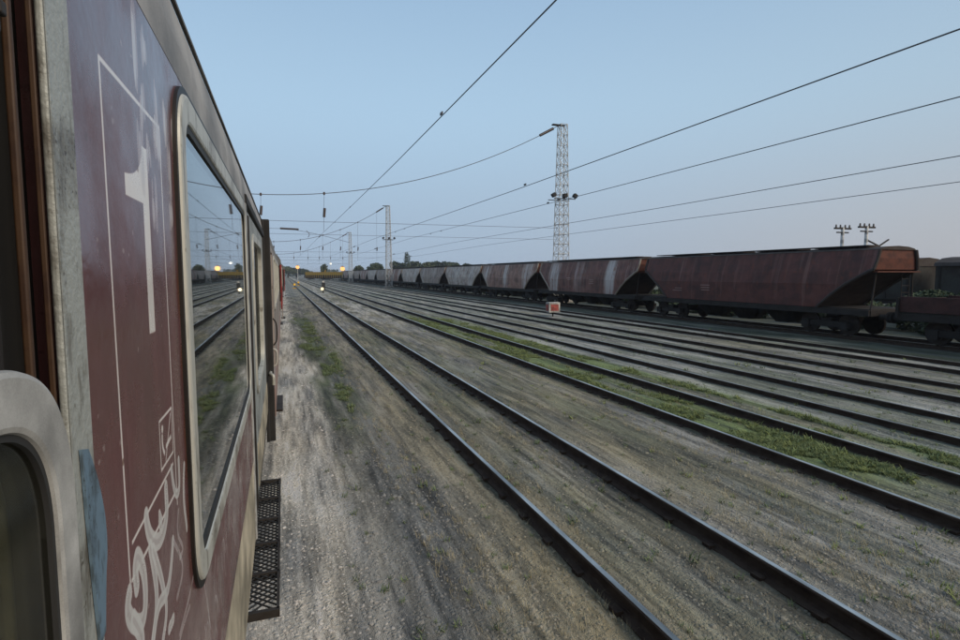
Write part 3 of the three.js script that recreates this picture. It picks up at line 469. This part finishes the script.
function hopper(label, mi, d) {
  const w = thing('hopper_wagon', label, 'hopper wagon', 'row of hopper wagons', 23.3, 0, d);
  part('body', WB.g.clone(), WM[mi], w);
  WB.ends.forEach((e) => { part('end_plate', e.upper.clone(), M.rustEnd, w, 'rust orange upper end sheet'); part('slope_sheet', e.lower.clone(), M.slope, w); });
  if (mi > 0) for (const r of WB.rims) part('end_rim', r.clone(), M.rim, w); else for (const r of WB.rims) part('end_rim', r.clone(), M.wagonRoof, w);
  const rp = [[-1.06, 3.74], [-0.95, 3.80], [-0.6, 3.87], [0, 3.90], [0.6, 3.87], [0.95, 3.80], [1.06, 3.74]];
  const roof = part('roof', extrudeXY(rp, 0.0, WL), M.wagonRoof, w);
  part('hatch_walkway', [box(0.5, 0.04, WL - 1.2, -0.62, 3.93, WL / 2), ...[1.6, 4.9, 8.2, 11.5].map((q) => rbox(0.9, 0.06, 2.4, 0.25, 3.935, q + 0.8, 0.02))], M.wagonRoof, roof);
  part('end_ledge', [box(2.5, 0.05, 0.42, 0, 2.86, 0.12)], M.rustEnd, w); part('end_ledge', [box(2.5, 0.05, 0.42, 0, 2.86, WL - 0.12)], M.rustEnd, w);
  for (const q of [-1, 1]) part('end_strut', [strut(V(q * 1.2, 1.3, 0.15), V(q * 1.05, 2.85, 0.1), 0.06)], M.underframe, w);
  part('ladder', [...[0, 1, 2, 3, 4, 5].map((k) => bar(V(0.55, 1.45 + k * 0.28, 0.16), V(1.0, 1.45 + k * 0.28, 0.16), 0.015, 5)), strut(V(0.55, 1.3, 0.16), V(0.55, 2.9, 0.16), 0.03), strut(V(1.0, 1.3, 0.16), V(1.0, 2.9, 0.16), 0.03)], M.underframe, w);
  part('underframe', [box(0.10, 0.24, WL - 0.1, -1.38, 1.20, WL / 2), box(0.10, 0.24, WL - 0.1, 1.38, 1.20, WL / 2), box(2.7, 0.24, 0.2, 0, 1.20, 0.12), box(2.7, 0.24, 0.2, 0, 1.20, WL - 0.12), box(0.5, 0.3, WL - 0.3, 0, 1.16, WL / 2), box(2.5, 0.06, 2.2, 0, 1.33, 1.2), box(2.5, 0.06, 2.2, 0, 1.33, WL - 1.2)], M.underframe, w);
  for (const q of [5.0, 7.35, 9.7]) { const ch = new THREE.CylinderGeometry(1.15, 0.5, 0.78, 4, 1).rotateY(Math.PI / 4).scale(1.1, 1, 1).translate(0, 0.83, -q); part('discharge_chute', ch, M.underframe, w); }
  for (const q of [2.2, WL - 2.2]) { const b = part('bogie', bogieGeo(q), M.underframe, w); for (const e of [-0.9, 0.9]) for (const s of [-0.7525, 0.7525]) part('wheel', wheelGeo.clone().translate(s, 0.63, -(q + e)), M.wheel, b); }
  for (const q of [-0.45, WL + 0.05]) for (const s of [-0.87, 0.87]) part('buffer', [new THREE.CylinderGeometry(0.22, 0.22, 0.05, 18).rotateX(Math.PI / 2).translate(s, 1.07, -(q < 0 ? q + 0.05 : q + 0.35)), new THREE.CylinderGeometry(0.09, 0.12, 0.4, 12).rotateX(Math.PI / 2).translate(s, 1.07, -(q + 0.2))], M.underframe, w);
  return w;
}
{
  const order = [[0, 'dark maroon hopper wagon at the right, closest and plainest of the row'], [1, 'maroon hopper wagon with two broad pale dust streaks, second of the row from the right'], [2, 'faded maroon hopper wagon just left of the tall lattice mast, third from the right'],
    [3, 'pale grey hopper wagon, fourth of the row from the right'], [4, 'dusty dark grey hopper wagon, fifth of the row from the right'], [3, 'pale grey hopper wagon, sixth of the row from the right'], [2, 'reddish hopper wagon, seventh of the row from the right'], [4, 'small looking grey hopper wagon, eighth of the row from the right, by the middle mast'],
    [3, 'pale hopper wagon, ninth of the row from the right'], [2, 'faded maroon hopper wagon, tenth of the row from the right'], [4, 'grey hopper wagon, eleventh of the row from the right'], [3, 'pale grey hopper wagon, twelfth of the row from the right'], [2, 'reddish hopper wagon, thirteenth of the row from the right'], [4, 'grey hopper wagon at the far left end of the row']];
  order.forEach(([m, l], i) => hopper(l, m, 15.3 + i * 15.5));
}
// low-sided wagon coupled at the right edge
{
  const w = thing('low_sided_wagon', 'low red flat wagon coupled behind the nearest hopper wagon, at the right edge', 'wagon', null, 23.3, 0, 0.4);
  const L = 13.9;
  for (let i = 0; i < 6; i++) for (const s of [-1, 1]) part('side_board', [rbox(0.06, 0.58, 2.22, s * 1.38, 1.64, 1.2 + i * 2.3, 0.012)], M.redLow, w);
  part('end_board', [box(2.7, 0.5, 0.06, 0, 1.6, 0.05)], M.redLow, w); part('end_board', [box(2.7, 0.5, 0.06, 0, 1.6, L - 0.05)], M.redLow, w);
  part('deck', [box(2.7, 0.08, L, 0, 1.31, L / 2)], M.steelDark, w);
  part('stanchions', Array.from({ length: 14 }, (_, k) => box(0.08, 0.75, 0.09, (k % 2 ? 1 : -1) * 1.45, 1.5, 0.06 + (k >> 1) * 2.3)), M.underframe, w);
  part('underframe', [box(0.1, 0.24, L, -1.36, 1.15, L / 2), box(0.1, 0.24, L, 1.36, 1.15, L / 2), box(0.5, 0.3, L - 0.2, 0, 1.1, L / 2)], M.underframe, w);
  for (const q of [2.0, L - 2.0]) { const b = part('bogie', bogieGeo(q), M.underframe, w); for (const e of [-0.9, 0.9]) for (const s of [-0.7525, 0.7525]) part('wheel', wheelGeo.clone().translate(s, 0.63, -(q + e)), M.wheel, b); }
  for (const s of [-0.87, 0.87]) part('buffer', [new THREE.CylinderGeometry(0.22, 0.22, 0.05, 18).rotateX(Math.PI / 2).translate(s, 1.07, -(L + 0.45)), new THREE.CylinderGeometry(0.09, 0.12, 0.4, 12).rotateX(Math.PI / 2).translate(s, 1.07, -(L + 0.2))], M.underframe, w);
}
// covered wagons on a siding beyond
{
  const make = (label, x, d) => {
    const w = thing('covered_wagon', label, 'wagon', 'covered wagons on the far siding', x, 0, d), L = 13.4;
    part('body', [box(2.7, 1.9, L, 0, 2.25, L / 2)], M.farGrey, w);
    part('roof', extrudeXY([[-1.45, 3.2], [-1.38, 3.38], [-0.8, 3.62], [0, 3.70], [0.8, 3.62], [1.38, 3.38], [1.45, 3.2]], -0.05, L + 0.05), M.wagonRoof, w);
    for (let i = 0; i < 12; i++) part('side_post', [box(0.05, 1.86, 0.10, -1.375, 2.25, 0.2 + i * 1.18)], M.underframe, w);
    const dr = part('sliding_door', [box(0.05, 1.7, 2.4, -1.40, 2.25, L / 2)], M.farGrey, w); part('door_rail', [box(0.05, 0.06, 5.2, -1.43, 3.14, L / 2)], M.steelDark, dr);
    part('underframe', [box(2.5, 0.26, L, 0, 1.15, L / 2)], M.underframe, w);
    for (const q of [2.4, L - 2.4]) for (const s of [-0.7525, 0.7525]) part('wheel', wheelGeo.clone().translate(s, 0.48, -q), M.wheel, w);
    return w;
  };
  make('dark grey covered wagon seen at the right edge beyond the low red wagon', 34.5, 6.4);
  make('dark grey covered wagon on the far siding, half hidden behind the nearest hopper wagon', 34.5, 21.0);
}

// ------------------------------------------------------------------ yellow works wagons, far off
{
  const make = (label, x, d, mt) => {
    const w = thing('works_wagon', label, 'wagon', 'yellow works wagons', x, 0, d); w.rotation.y = 0.62; const L = 11.5;
    part('body', [box(2.7, 1.15, L, 0, 1.80, 0)], M.steelDark, w); part('upper_side', [box(2.8, 1.2, L, 0, 2.98, 0)], mt, w); for (let k = 0; k < 9; k++) part('side_rib', [box(2.95, 2.3, 0.16, 0, 2.4, -5 + k * 1.25)], M.yellow, w);
    part('frame', [box(2.6, 0.3, L, 0, 1.1, 0)], M.underframe, w);
    part('end_post', [box(0.2, 0.9, 0.2, 0, 3.95, -L / 2 + 0.6)], M.yellow, w);
    for (const q of [-3.8, 3.8]) part('bogie', bogieGeo(q), M.underframe, w);
  };
  make('yellow works wagon with dark end, right of the far three', 26.4, 217, M.yellow);
  make('middle yellow works wagon of the far three', 20.0, 227, M.yellow);
  make('yellow brown works wagon, left of the far three', 13.2, 236.5, M.yellow);
}

// ------------------------------------------------------------------ lattice masts and overhead wires
function mast(label, x, d, h, b0 = 0.64, b1 = 0.34) {
  const m = thing('lattice_mast', label, 'mast', 'lattice masts of the overhead line', x, 0, d);
  const at = (sx, sz, y) => V(sx * mix(b0, b1, y / h), y, sz * mix(b0, b1, y / h));
  for (const [a, b] of [[-1, -1], [1, -1], [1, 1], [-1, 1]]) part('leg', [strut(at(a, b, -0.05), at(a, b, h), 0.06)], M.galv, m);
  const n = Math.round(h / 0.95);
  for (const [p, q] of [[[-1, -1], [1, -1]], [[1, -1], [1, 1]], [[1, 1], [-1, 1]], [[-1, 1], [-1, -1]]]) {
    const br = []; for (let i = 0; i < n; i++) { const y0 = i * h / n, y1 = (i + 1) * h / n; br.push(strut(at(...p, y0), at(...q, y1), 0.035), strut(at(...q, y0), at(...p, y1), 0.035), strut(at(...p, y1), at(...q, y1), 0.04)); }
    part('bracing', br, M.galv, m);
  }
  part('footing', [rbox(b0 * 2 + 0.5, 0.3, b0 * 2 + 0.5, 0, 0.08, 0, 0.04)], M.concrete, m);
  const fy = h * 0.585; const pf = part('floodlight_bracket', [box(2.3, 0.07, 0.07, 0, fy, -0.6), box(2.3, 0.07, 0.07, 0, fy, 0.6), box(0.07, 0.07, 2.0, 0, fy + 0.1, 0)], M.steelDark, m);
  for (const [fx, t] of [[-1.15, 0.6], [0.05, 0.2], [1.15, -0.6]]) part('floodlight', [rbox(0.40, 0.36, 0.42, 0, 0, 0, 0.05).rotateZ(t).translate(fx, fy + 0.32, 0.55)], M.dark, pf);
  part('bracket', [box(1.3, 0.10, 0.35, -0.45, h - 0.08, 0.0)], M.steelDark, m);
  return m;
}
mast('tall lattice mast rising behind the hopper wagons near the picture centre', 25.6, 48.2, 17.0);
mast('lattice mast standing in front of the hopper wagons, left of centre', 20.75, 114.5, 16.8);
mast('small looking lattice mast farthest off, next to the orange lamp', 20.75, 183, 16.2);

const WIRES = [[3.32, 6.33], [7.54, 5.77], [11.0, 5.92], [14.45, 5.52], [18.3, 5.48]];
const wl = ['overhead wire above the nearest track, rising steeply to the top of the picture', 'highest overhead wire crossing the right side of the sky', 'second highest overhead wire at the right, above the third track', 'third highest overhead wire at the right', 'lowest overhead wire at the right, above the fifth track'];
const SPAN = [48.2, 114.5, 183];
WIRES.forEach(([x, y], i) => {
  const w = thing('overhead_wire', wl[i], 'overhead wire', 'overhead wires along the tracks');
  const pts = []; for (let d = -26; d <= 300; d += 4) { const s = Math.min(...SPAN.map((q) => Math.abs(d - q))); pts.push(V(x + 0.12 * Math.sin(d * 0.047 + i), y - 0.10 + 0.14 * Math.max(0, 1 - s / 30), d)); }
  part('contact_wire', [tube(pts, 0.011, 220, 5)], M.wire, w);
  if (i < 3) part('wire_clamp', [12 + i * 5, 30 + i * 6, 39, 62].map((d) => rbox(0.035, 0.06, 0.16, x + 0.12 * Math.sin(d * 0.047 + i), y - 0.04, d, 0.01)), M.wire, w);
  part('section_insulator', [box(0.07, 0.07, 1.5, x + 0.12 * Math.sin((55 + i * 7) * 0.047 + i), y + 0.0, 55 + i * 7)], M.insul, w);
});
SPAN.forEach((d, k) => {
  const mx = [25.2, 20.35, 20.35][k], my = [16.9, 16.7, 16.1][k], low = [9.15, 9.0, 8.9][k], x0 = -2, xl = -26;
  const sag = (x) => low + (my - low) * ((x - x0) / (mx - x0)) ** 2;
  const o = thing('head_span', ['head span cable hung from the tall mast, with hanging insulators', 'head span cable hung from the middle mast', 'head span cable hung from the farthest mast'][k], 'cable', 'head span cables across the tracks');
  const pts = []; for (let i = 0; i <= 24; i++) { const x = mix(mx, xl, i / 24); pts.push(V(x, sag(x), d)); }
  part('span_cable', [tube(pts, 0.030 + k * 0.012, 60, 5)], M.wire, o);
  part('cross_wire', [bar(V(mx, 7.2, d), V(xl, 7.0, d), 0.016 + k * 0.006, 5)], M.wire, o);
  part('cross_wire', [bar(V(mx, 6.1, d), V(xl, 6.0, d), 0.012 + k * 0.006, 5)], M.wire, o);
  part('mast_insulator', [bar(V(mx - 0.6, sag(mx - 0.6), d), V(mx - 2.0, sag(mx - 2.0), d), 0.13, 8)], M.insul, o);
  for (const [x, y] of k ? [...WIRES, [-1.6, 5.9]] : [WIRES[0], [-1.6, 5.9]]) {
    part('dropper', [bar(V(x, y, d), V(x + 0.1, sag(x + 0.1), d), 0.014 + k * 0.005, 5)], M.wire, o);
    part('insulator', [bar(V(x + 0.05, 7.5, d), V(x + 0.12, 8.25, d), 0.11, 8)], M.insul, o);
    part('clamp', [rbox(0.16, 0.24, 0.16, x + 0.1, sag(x + 0.1), d, 0.03)], M.insul, o);
  }
});
// registration arm in front of the coach roof line
{
  const o = thing('registration_arm', 'thick insulator and looped fittings on a wire above the train roof', 'insulator');
  part('arm_wire', [tube([V(-6, 8.95, 80), V(-1.2, 8.9, 80), V(1.0, 8.86, 80), V(4.4, 8.3, 80), V(9, 7.2, 80)], 0.025, 30, 5)], M.wire, o);
  part('insulator', [bar(V(-0.2, 8.93, 80), V(2.2, 8.86, 80), 0.13, 8)], M.insul, o);
  part('loop', [tube([V(-1.7, 8.9, 80), V(-2.1, 8.5, 80), V(-1.8, 8.0, 80)], 0.04, 12, 5)], M.wire, o); part('loop', [tube([V(3.2, 8.75, 80), V(3.6, 8.2, 80), V(3.4, 7.8, 80)], 0.04, 12, 5)], M.wire, o);
}

// ------------------------------------------------------------------ poles, lamps and signals
{
  const mk = (label, x, d, arm) => {
    const p = thing('line_pole', label, 'pole', 'poles beyond the wagons', x, 0, d);
    part('post', [bar(V(0, 0, 0), V(0, 6.3, 0), 0.16, 8, 0.11)], M.galv, p);
    part('crossarm', [rbox(1.7, 0.12, 0.16, 0, 6.2, 0, 0.02), rbox(1.2, 0.09, 0.14, 0, 5.9, 0, 0.02)], M.steelDark, p);
    for (const q of [-0.7, -0.25, 0.25, 0.7]) part('insulator', [bar(V(q, 6.25, 0), V(q, 6.48, 0), 0.07, 8, 0.045)], M.insul, p);
    if (arm) part('stay_arm', [bar(V(0, 5.3, 0), V(1.4, 4.85, 0), 0.06, 6), bar(V(1.4, 4.85, 0), V(2.4, 5.35, 0), 0.06, 6)], M.steelDark, p);
  };
  mk('utility pole with crossarms above the nearest hopper wagon, left of a pair', 40, 30.4, false); mk('utility pole with a bent side arm above the nearest hopper wagon, right of a pair', 40.6, 29.0, true);
}
const orangeGlow = new THREE.MeshStandardMaterial({ color: 0x000000, emissive: lin(1.0, 0.46, 0.15), emissiveIntensity: 1.1 });
const whiteGlow = new THREE.MeshStandardMaterial({ color: 0x000000, emissive: lin(1.0, 0.95, 0.82), emissiveIntensity: 1.0 });
const yellowGlow = new THREE.MeshStandardMaterial({ color: 0x000000, emissive: lin(1.0, 0.66, 0.16), emissiveIntensity: 1.1 });
function lampPost(label, x, d, h, glow, col, power, r) {
  const p = thing('yard_lamp', label, 'lamp', 'lit yard lamps', x, 0, d);
  part('post', [bar(V(0, -0.1, 0), V(0, h + 0.2, 0), 0.10, 8, 0.06)], M.galv, p);
  part('hood', [new THREE.ConeGeometry(r * 0.8, r * 0.5, 14).translate(0, h + r * 1.1, 0.35)], M.dark, p);
  part('arm', [bar(V(0, h + 0.2, 0), V(0, h + r + 0.2, -0.35), 0.04, 6)], M.galv, p);
  part('lamp_bulb', [new THREE.SphereGeometry(r, 14, 10).translate(0, h, 0.35)], glow, p);
  const l = new THREE.PointLight(col, power, 0, 2); l.position.set(0, h, 0.35 + r + 0.15); l.castShadow = true; l.shadow.radius = r / 0.02; p.add(l); l.name = 'lamp_light';
}
lampPost('orange lit lamp at the far end beside the train, against dark trees', 6.0, 250, 5.7, orangeGlow, lin(1.0, 0.5, 0.16), 2, 0.75);
lampPost('large orange lit lamp at the far end of the hopper wagons', 24.0, 242, 5.0, orangeGlow, lin(1.0, 0.5, 0.16), 3.2, 0.95);
lampPost('white lit lamp above the yellow works wagons', 19.5, 246, 7.2, whiteGlow, lin(1.0, 0.95, 0.85), 0.9, 0.42);
{
  const s = thing('shunting_signal', 'small black signal post with a lit white lamp between the first two tracks', 'signal', null, 5.45, 0, 83);
  part('post', [bar(V(0, -0.05, 0), V(0, 1.1, 0), 0.08, 8)], M.steelDark, s);
  part('head', [rbox(0.46, 0.95, 0.30, 0.05, 1.05, 0, 0.05)], M.black, s); part('cap', [rbox(0.34, 0.22, 0.30, 0.05, 1.66, 0, 0.04)], M.white, s);
  part('hood', [new THREE.CylinderGeometry(0.24, 0.24, 0.25, 14, 1, true).rotateX(Math.PI / 2).translate(-0.15, 0.62, 0.2)], M.black, s);
  part('lamp_lens', [new THREE.SphereGeometry(0.22, 12, 8).translate(-0.15, 0.62, 0.20)], new THREE.MeshStandardMaterial({ color: 0x000000, emissive: lin(1, 0.80, 0.50), emissiveIntensity: 1.0 }), s);
  const l = new THREE.PointLight(lin(1, 0.85, 0.55), 0.18, 0, 2); l.shadow.radius = 11; l.position.set(-0.15, 0.62, 0.66); l.castShadow = true; l.name = 'signal_light'; s.add(l);
  const mk = (label, x, d) => {
    const y = thing('point_lamp', label, 'signal', 'yellow lamps beside the near track', x, 0, d);
    part('base', [rbox(0.7, 0.16, 0.5, 0, 0.08, 0, 0.03)], M.yellow, y); part('post', [bar(V(0, 0.1, 0), V(0, 0.6, 0), 0.05, 8)], M.steelDark, y); part('housing', [rbox(0.4, 0.42, 0.32, 0, 0.78, -0.12, 0.05)], M.yellow, y);
    part('lamp_lens', [new THREE.SphereGeometry(0.17, 12, 8).translate(0, 0.78, 0.10)], yellowGlow, y);
    const q = new THREE.PointLight(lin(1, 0.72, 0.2), 0.12, 0, 2); q.shadow.radius = 8; q.position.set(0, 0.78, 0.46); q.castShadow = true; q.name = 'signal_light'; y.add(q);
  };
  mk('yellow point lamp beside the left rail of the near track, closer of two', 2.0, 110); mk('yellow point lamp beside the near track, farther of two', 3.4, 138);
  const b = thing('marker_box', 'small white and red marker box standing between the tracks before the hopper wagons', 'marker', null, 16.55, 0, 32.2);
  part('post', [bar(V(0, -0.05, 0), V(0, 0.35, 0), 0.05, 8)], M.steelDark, b); part('box', [rbox(0.80, 0.66, 0.5, 0, 0.60, 0, 0.03)], M.white, b); part('red_face', [rbox(0.56, 0.42, 0.02, 0, 0.60, -0.262, 0.005)], M.redPaint, b); part('red_side', [rbox(0.02, 0.42, 0.36, -0.41, 0.60, 0, 0.005)], M.redPaint, b);
}

// ------------------------------------------------------------------ trees and bushes
function crown(pts, n, size, seedv) {
  seed = seedv; const pos = new Float32Array(n * 9), nor = new Float32Array(n * 9); let k = 0;
  for (let i = 0; i < n; i++) {
    const [cx, cy, cd, rx, ry] = pts[Math.floor(rnd() * pts.length)];
    const u = rr(-1, 1), a = rr(0, 6.283), s = Math.sqrt(1 - u * u), r = Math.cbrt(rr(0.25, 1));
    const c = new THREE.Vector3(cx + rx * r * s * Math.cos(a), cy + ry * r * u, -cd + rx * r * s * Math.sin(a));
    const e1 = new THREE.Vector3(rr(-1, 1), rr(-0.6, 0.6), rr(-1, 1)).normalize(), e2 = new THREE.Vector3(rr(-1, 1), rr(-1, 1), rr(-1, 1)).cross(e1).normalize(), z = size * rr(0.6, 1.3);
    const A = c.clone().addScaledVector(e1, z), B = c.clone().addScaledVector(e1, -z * 0.7).addScaledVector(e2, z * 0.7), C = c.clone().addScaledVector(e1, -z * 0.5).addScaledVector(e2, -z * 0.75);
    const nn = B.clone().sub(A).cross(C.clone().sub(A)).normalize();
    for (const p of [A, B, C]) { pos.set([p.x, p.y, p.z], k); nor.set([nn.x, nn.y, nn.z], k); k += 3; }
  }
  const g = new THREE.BufferGeometry(); g.setAttribute('position', new THREE.BufferAttribute(pos, 3)); g.setAttribute('normal', new THREE.BufferAttribute(nor, 3)); g.setAttribute('uv', new THREE.BufferAttribute(new Float32Array(n * 6), 2)); return g;
}
function tree(label, x, d, h, r, kind, n, sd, group) {
  const t = thing(kind === 'poplar' ? 'poplar_tree' : kind === 'bush' ? 'bush' : 'broadleaf_tree', label, kind === 'bush' ? 'bush' : 'tree', group, x, 0, d); seed = sd;
  const blobs = [];
  if (kind === 'poplar') for (let i = 0; i < 9; i++) blobs.push([rr(-0.2, 0.2), h * (0.22 + 0.085 * i), rr(-0.2, 0.2), r * (i < 2 || i > 7 ? 0.6 : 1), h * 0.12]);
  else for (let i = 0; i < 9; i++) { const a = rr(0, 6.28), q = rr(0, 0.6) * r; blobs.push([q * Math.cos(a) * 1.2, h * (kind === 'bush' ? rr(0.3, 0.7) : rr(0.45, 0.82)), q * Math.sin(a), r * rr(0.4, 0.6), h * rr(0.13, 0.22)]); }
  const tr = [bar(V(0, -0.2, 0), V(0.1, h * 0.55, 0.1), r * 0.09 + 0.05, 8, r * 0.04)]; for (let i = 0; i < 5; i++) { const b = blobs[i]; tr.push(bar(V(0.05, h * rr(0.2, 0.45), 0.05), V(b[0], b[1], b[2]), r * 0.035, 5, r * 0.012)); }
  part('trunk', tr, M.bark, t); part('crown', crown(blobs, n, kind === 'bush' ? 0.085 : Math.max(0.10, r * 0.13), sd + 3), LEAF[sd % 3], t);
}
{
  const G = 'trees behind the hopper wagons', T = [[52.5, 262, 8.8, 5.2, 'rounded tree just left of the slim poplar'], [60.0, 264, 8.6, 5.4, 'dense tree just right of the slim poplar'], [66.5, 262, 9.0, 5.6, 'broad dark tree in the left half of the row behind the wagons'], [72.5, 264, 9.2, 5.6, 'broad dark tree in the middle of the row behind the wagons'], [79.0, 262, 9.0, 5.4, 'broad dark tree in the right half of the row behind the wagons'], [85.0, 260, 8.2, 4.4, 'smaller tree second from the right end of the row behind the wagons'], [90.5, 258, 7.2, 3.4, 'smallest tree at the right end of the row behind the wagons'], [41.5, 262, 8.8, 4.6, 'rounded tree standing alone left of the middle mast'], [34.0, 265, 6.8, 3.6, 'low tree left of the middle mast, above the far wagons']];
  T.forEach(([x, d, h, r, l], i) => tree(l, x, d, h, r, 'tree', 1500, 200 + i, G));
  tree('slim pointed poplar sticking out above the tree row', 55.5, 258, 13.0, 1.6, 'poplar', 2600, 231);
  tree('dark pointed tree above the yellow works wagons', 17.5, 262, 7.6, 2.6, 'tree', 900, 241);
  const F = [[3.5, 420, 8.5, 6], [9.5, 430, 8, 6], [15, 425, 6.5, 5], [-3, 415, 8, 6]];
  const fl = ['dark tree at the end of the yard beside the train, second from left', 'dark tree right behind the left orange lamp', 'low dark tree right of the left orange lamp', 'dark tree at the end of the yard, nearest the train'];
  F.forEach(([x, d, h, r], i) => tree(fl[i], x, d, h, r, 'tree', 1100, 250 + i, 'dark trees at the end of the yard'));
  const B = [[29.5, 14.6, 3.2, 1.7, 'dark bush right beside the end of the nearest hopper wagon, beyond it'], [30.0, 11.6, 2.8, 1.6, 'leafy dark bush beyond the low red wagon'], [31.5, 8.8, 3.3, 1.8, 'dark bush at the right edge beyond the low red wagon'], [31.0, 18.5, 2.6, 1.8, 'dark bush half hidden behind the sloped end of the nearest hopper wagon']];
  B.forEach(([x, d, h, r, l], i) => tree(l, x, d, h, r, 'bush', 9000, 270 + i, 'bushes beyond the wagons'));
  const sc = []; seed = 290; for (let i = 0; i < 260; i++) { const d = -6 + i * 0.95 + rr(-0.5, 0.5); sc.push([rr(27.4, 29.6), rr(0.3, 1.2), d, rr(0.6, 1.1), rr(0.4, 0.8)]); }  // added row that hides bright ground seen beneath the wagons
  solo('scrub', crown(sc, 110000, 0.15, 293), LEAF[0], 'low dark scrub added along the far side of the hopper wagons to darken the gaps below them', 'scrub', null, 'stuff');
  // far wood that reads as one mass along the horizon
  const blobs = []; seed = 300; for (let i = 0; i < 150; i++) { const x = rr(-60, 900), d = 620 + rr(0, 90) - Math.max(0, x - 150) * 0.55; blobs.push([x, rr(1.5, 5), d, rr(5, 11), rr(2.5, 4.5)]); }
  solo('far_woods', crown(blobs, 26000, 1.2, 303), LEAF[2], 'far off line of woods along the horizon', 'woods', null, 'stuff');
}

// ------------------------------------------------------------------ weeds, dry stalks and loose stones
function scatter(name, geo, m, n, place, label, category, sd) {
  seed = sd; const im = new THREE.InstancedMesh(geo, m, n), o = new THREE.Object3D(), c = new THREE.Color(); let k = 0, guard = 0;
  while (k < n && guard++ < n * 30) { const q = place(); if (!q) continue; o.position.set(q.x, heightAt(q.x, q.d) - (q.sink || 0), -q.d); o.rotation.set(q.rx || 0, rr(0, 6.28), q.rz || 0); o.scale.set(q.s * rr(0.8, 1.2), q.s * (q.sy || 1), q.s * rr(0.8, 1.2)); o.updateMatrix(); im.setMatrixAt(k, o.matrix); im.setColorAt(k, c.setRGB(...q.c)); k++; }
  im.count = k; im.name = name; im.userData = { label, category, kind: 'stuff' }; im.castShadow = im.receiveShadow = true; scene.add(im);
}
function tuft(nb, h, w, lean) {
  const p = []; for (let i = 0; i < nb; i++) { const a = rr(0, 6.28), l = rr(0.3, 1) * lean, x = rr(-0.04, 0.04), z = rr(-0.04, 0.04), hh = h * rr(0.5, 1), ca = Math.cos(a), sa = Math.sin(a), mx = x + ca * l * 0.4, mz = z + sa * l * 0.4; const A = [x - sa * w, 0, z + ca * w], B = [x + sa * w, 0, z - ca * w], C = [mx + sa * w * 0.7, hh * 0.6, mz - ca * w * 0.7], D = [mx - sa * w * 0.7, hh * 0.6, mz + ca * w * 0.7], E = [x + ca * l, hh, z + sa * l]; p.push(...A, ...B, ...C, ...A, ...C, ...D, ...D, ...C, ...E); }
  const g = new THREE.BufferGeometry(); g.setAttribute('position', new THREE.Float32BufferAttribute(p, 3)); g.computeVertexNormals(); return g;
}
{
  seed = 411; const gg = tuft(9, 0.07, 0.006, 0.10), dry = tuft(6, 0.14, 0.003, 0.13), wm = mat({ color: 0xffffff, roughness: 0.95 });
  const onRail = (x) => TRACKS.some((t) => Math.abs(Math.abs(x - t) - 0.7525) < 0.08);
  const pick = (x0, x1, d0, d1) => ({ x: rr(x0, x1), d: d0 * Math.pow(d1 / d0, rnd()) });
  scatter('weeds', gg, wm, 34000, () => {
    const q = pick(0.5, 20, 2.5, 80); const c = groundCol(q.x, q.d), gr = (c[1] - Math.max(c[0], c[2] + 0.02)) / c[1]; if (onRail(q.x)) return null; if (rnd() > 0.003 && (gr < 0.07 || rnd() > gr * 2.6 || fbm(q.x * 2.4, q.d * 0.9, 461, 3) < 0.47 || (q.x > 2.4 && q.x < 6.4 && rnd() < 0.85))) return null;
    q.s = rr(0.35, 1.0) * (rnd() < 0.06 ? 1.8 : 1); const t = rr(0.7, 1.3), y = rnd() * (q.x > 5 ? 1 : 0.3); q.c = [mix(0.105, 0.20, y) * t, mix(0.140, 0.225, y) * t, 0.066 * t]; return q;
  }, 'short green weeds growing in patches between the tracks', 'weeds', 421);
  scatter('dry_grass', dry, wm, 4200, () => { const q = pick(1.2, 9, 2.5, 40); if (onRail(q.x) || fbm(q.x * 2.5, q.d * 0.25, 431, 3) < 0.56) return null; q.s = rr(0.25, 0.6); const t = rr(0.8, 1.2); q.c = [0.36 * t, 0.31 * t, 0.19 * t]; return q; }, 'dry straw coloured grass along the near rails', 'grass', 441);
  const ico = new THREE.IcosahedronGeometry(1, 0), pp = ico.attributes.position; for (let i = 0; i < pp.count; i++) { const h = 0.75 + 0.5 * hash(Math.round(pp.getX(i) * 50), Math.round(pp.getY(i) * 50 + pp.getZ(i) * 91), 3); pp.setXYZ(i, pp.getX(i) * h, pp.getY(i) * h * 0.7, pp.getZ(i) * h); } ico.computeVertexNormals();
  scatter('loose_stones', ico, wm, 42000, () => { const q = pick(-0.4, 14, 2.2, 45); if (onRail(q.x)) return null; q.s = rr(0.006, 0.02) * (rnd() < 0.05 ? 1.8 : 1); q.sink = q.s * 0.2; const c = groundCol(q.x, q.d), t = rr(0.6, 1.1); q.c = [c[0] * 0.8 * t + 0.02, c[1] * 0.8 * t + 0.02, c[2] * 0.8 * t + 0.02]; return q; }, 'loose grey ballast stones strewn over the yard', 'stones', 451);
}

scene.traverse((o) => { if (o.isMesh) { o.castShadow = true; o.receiveShadow = true; } });
renderer.render(scene, camera);
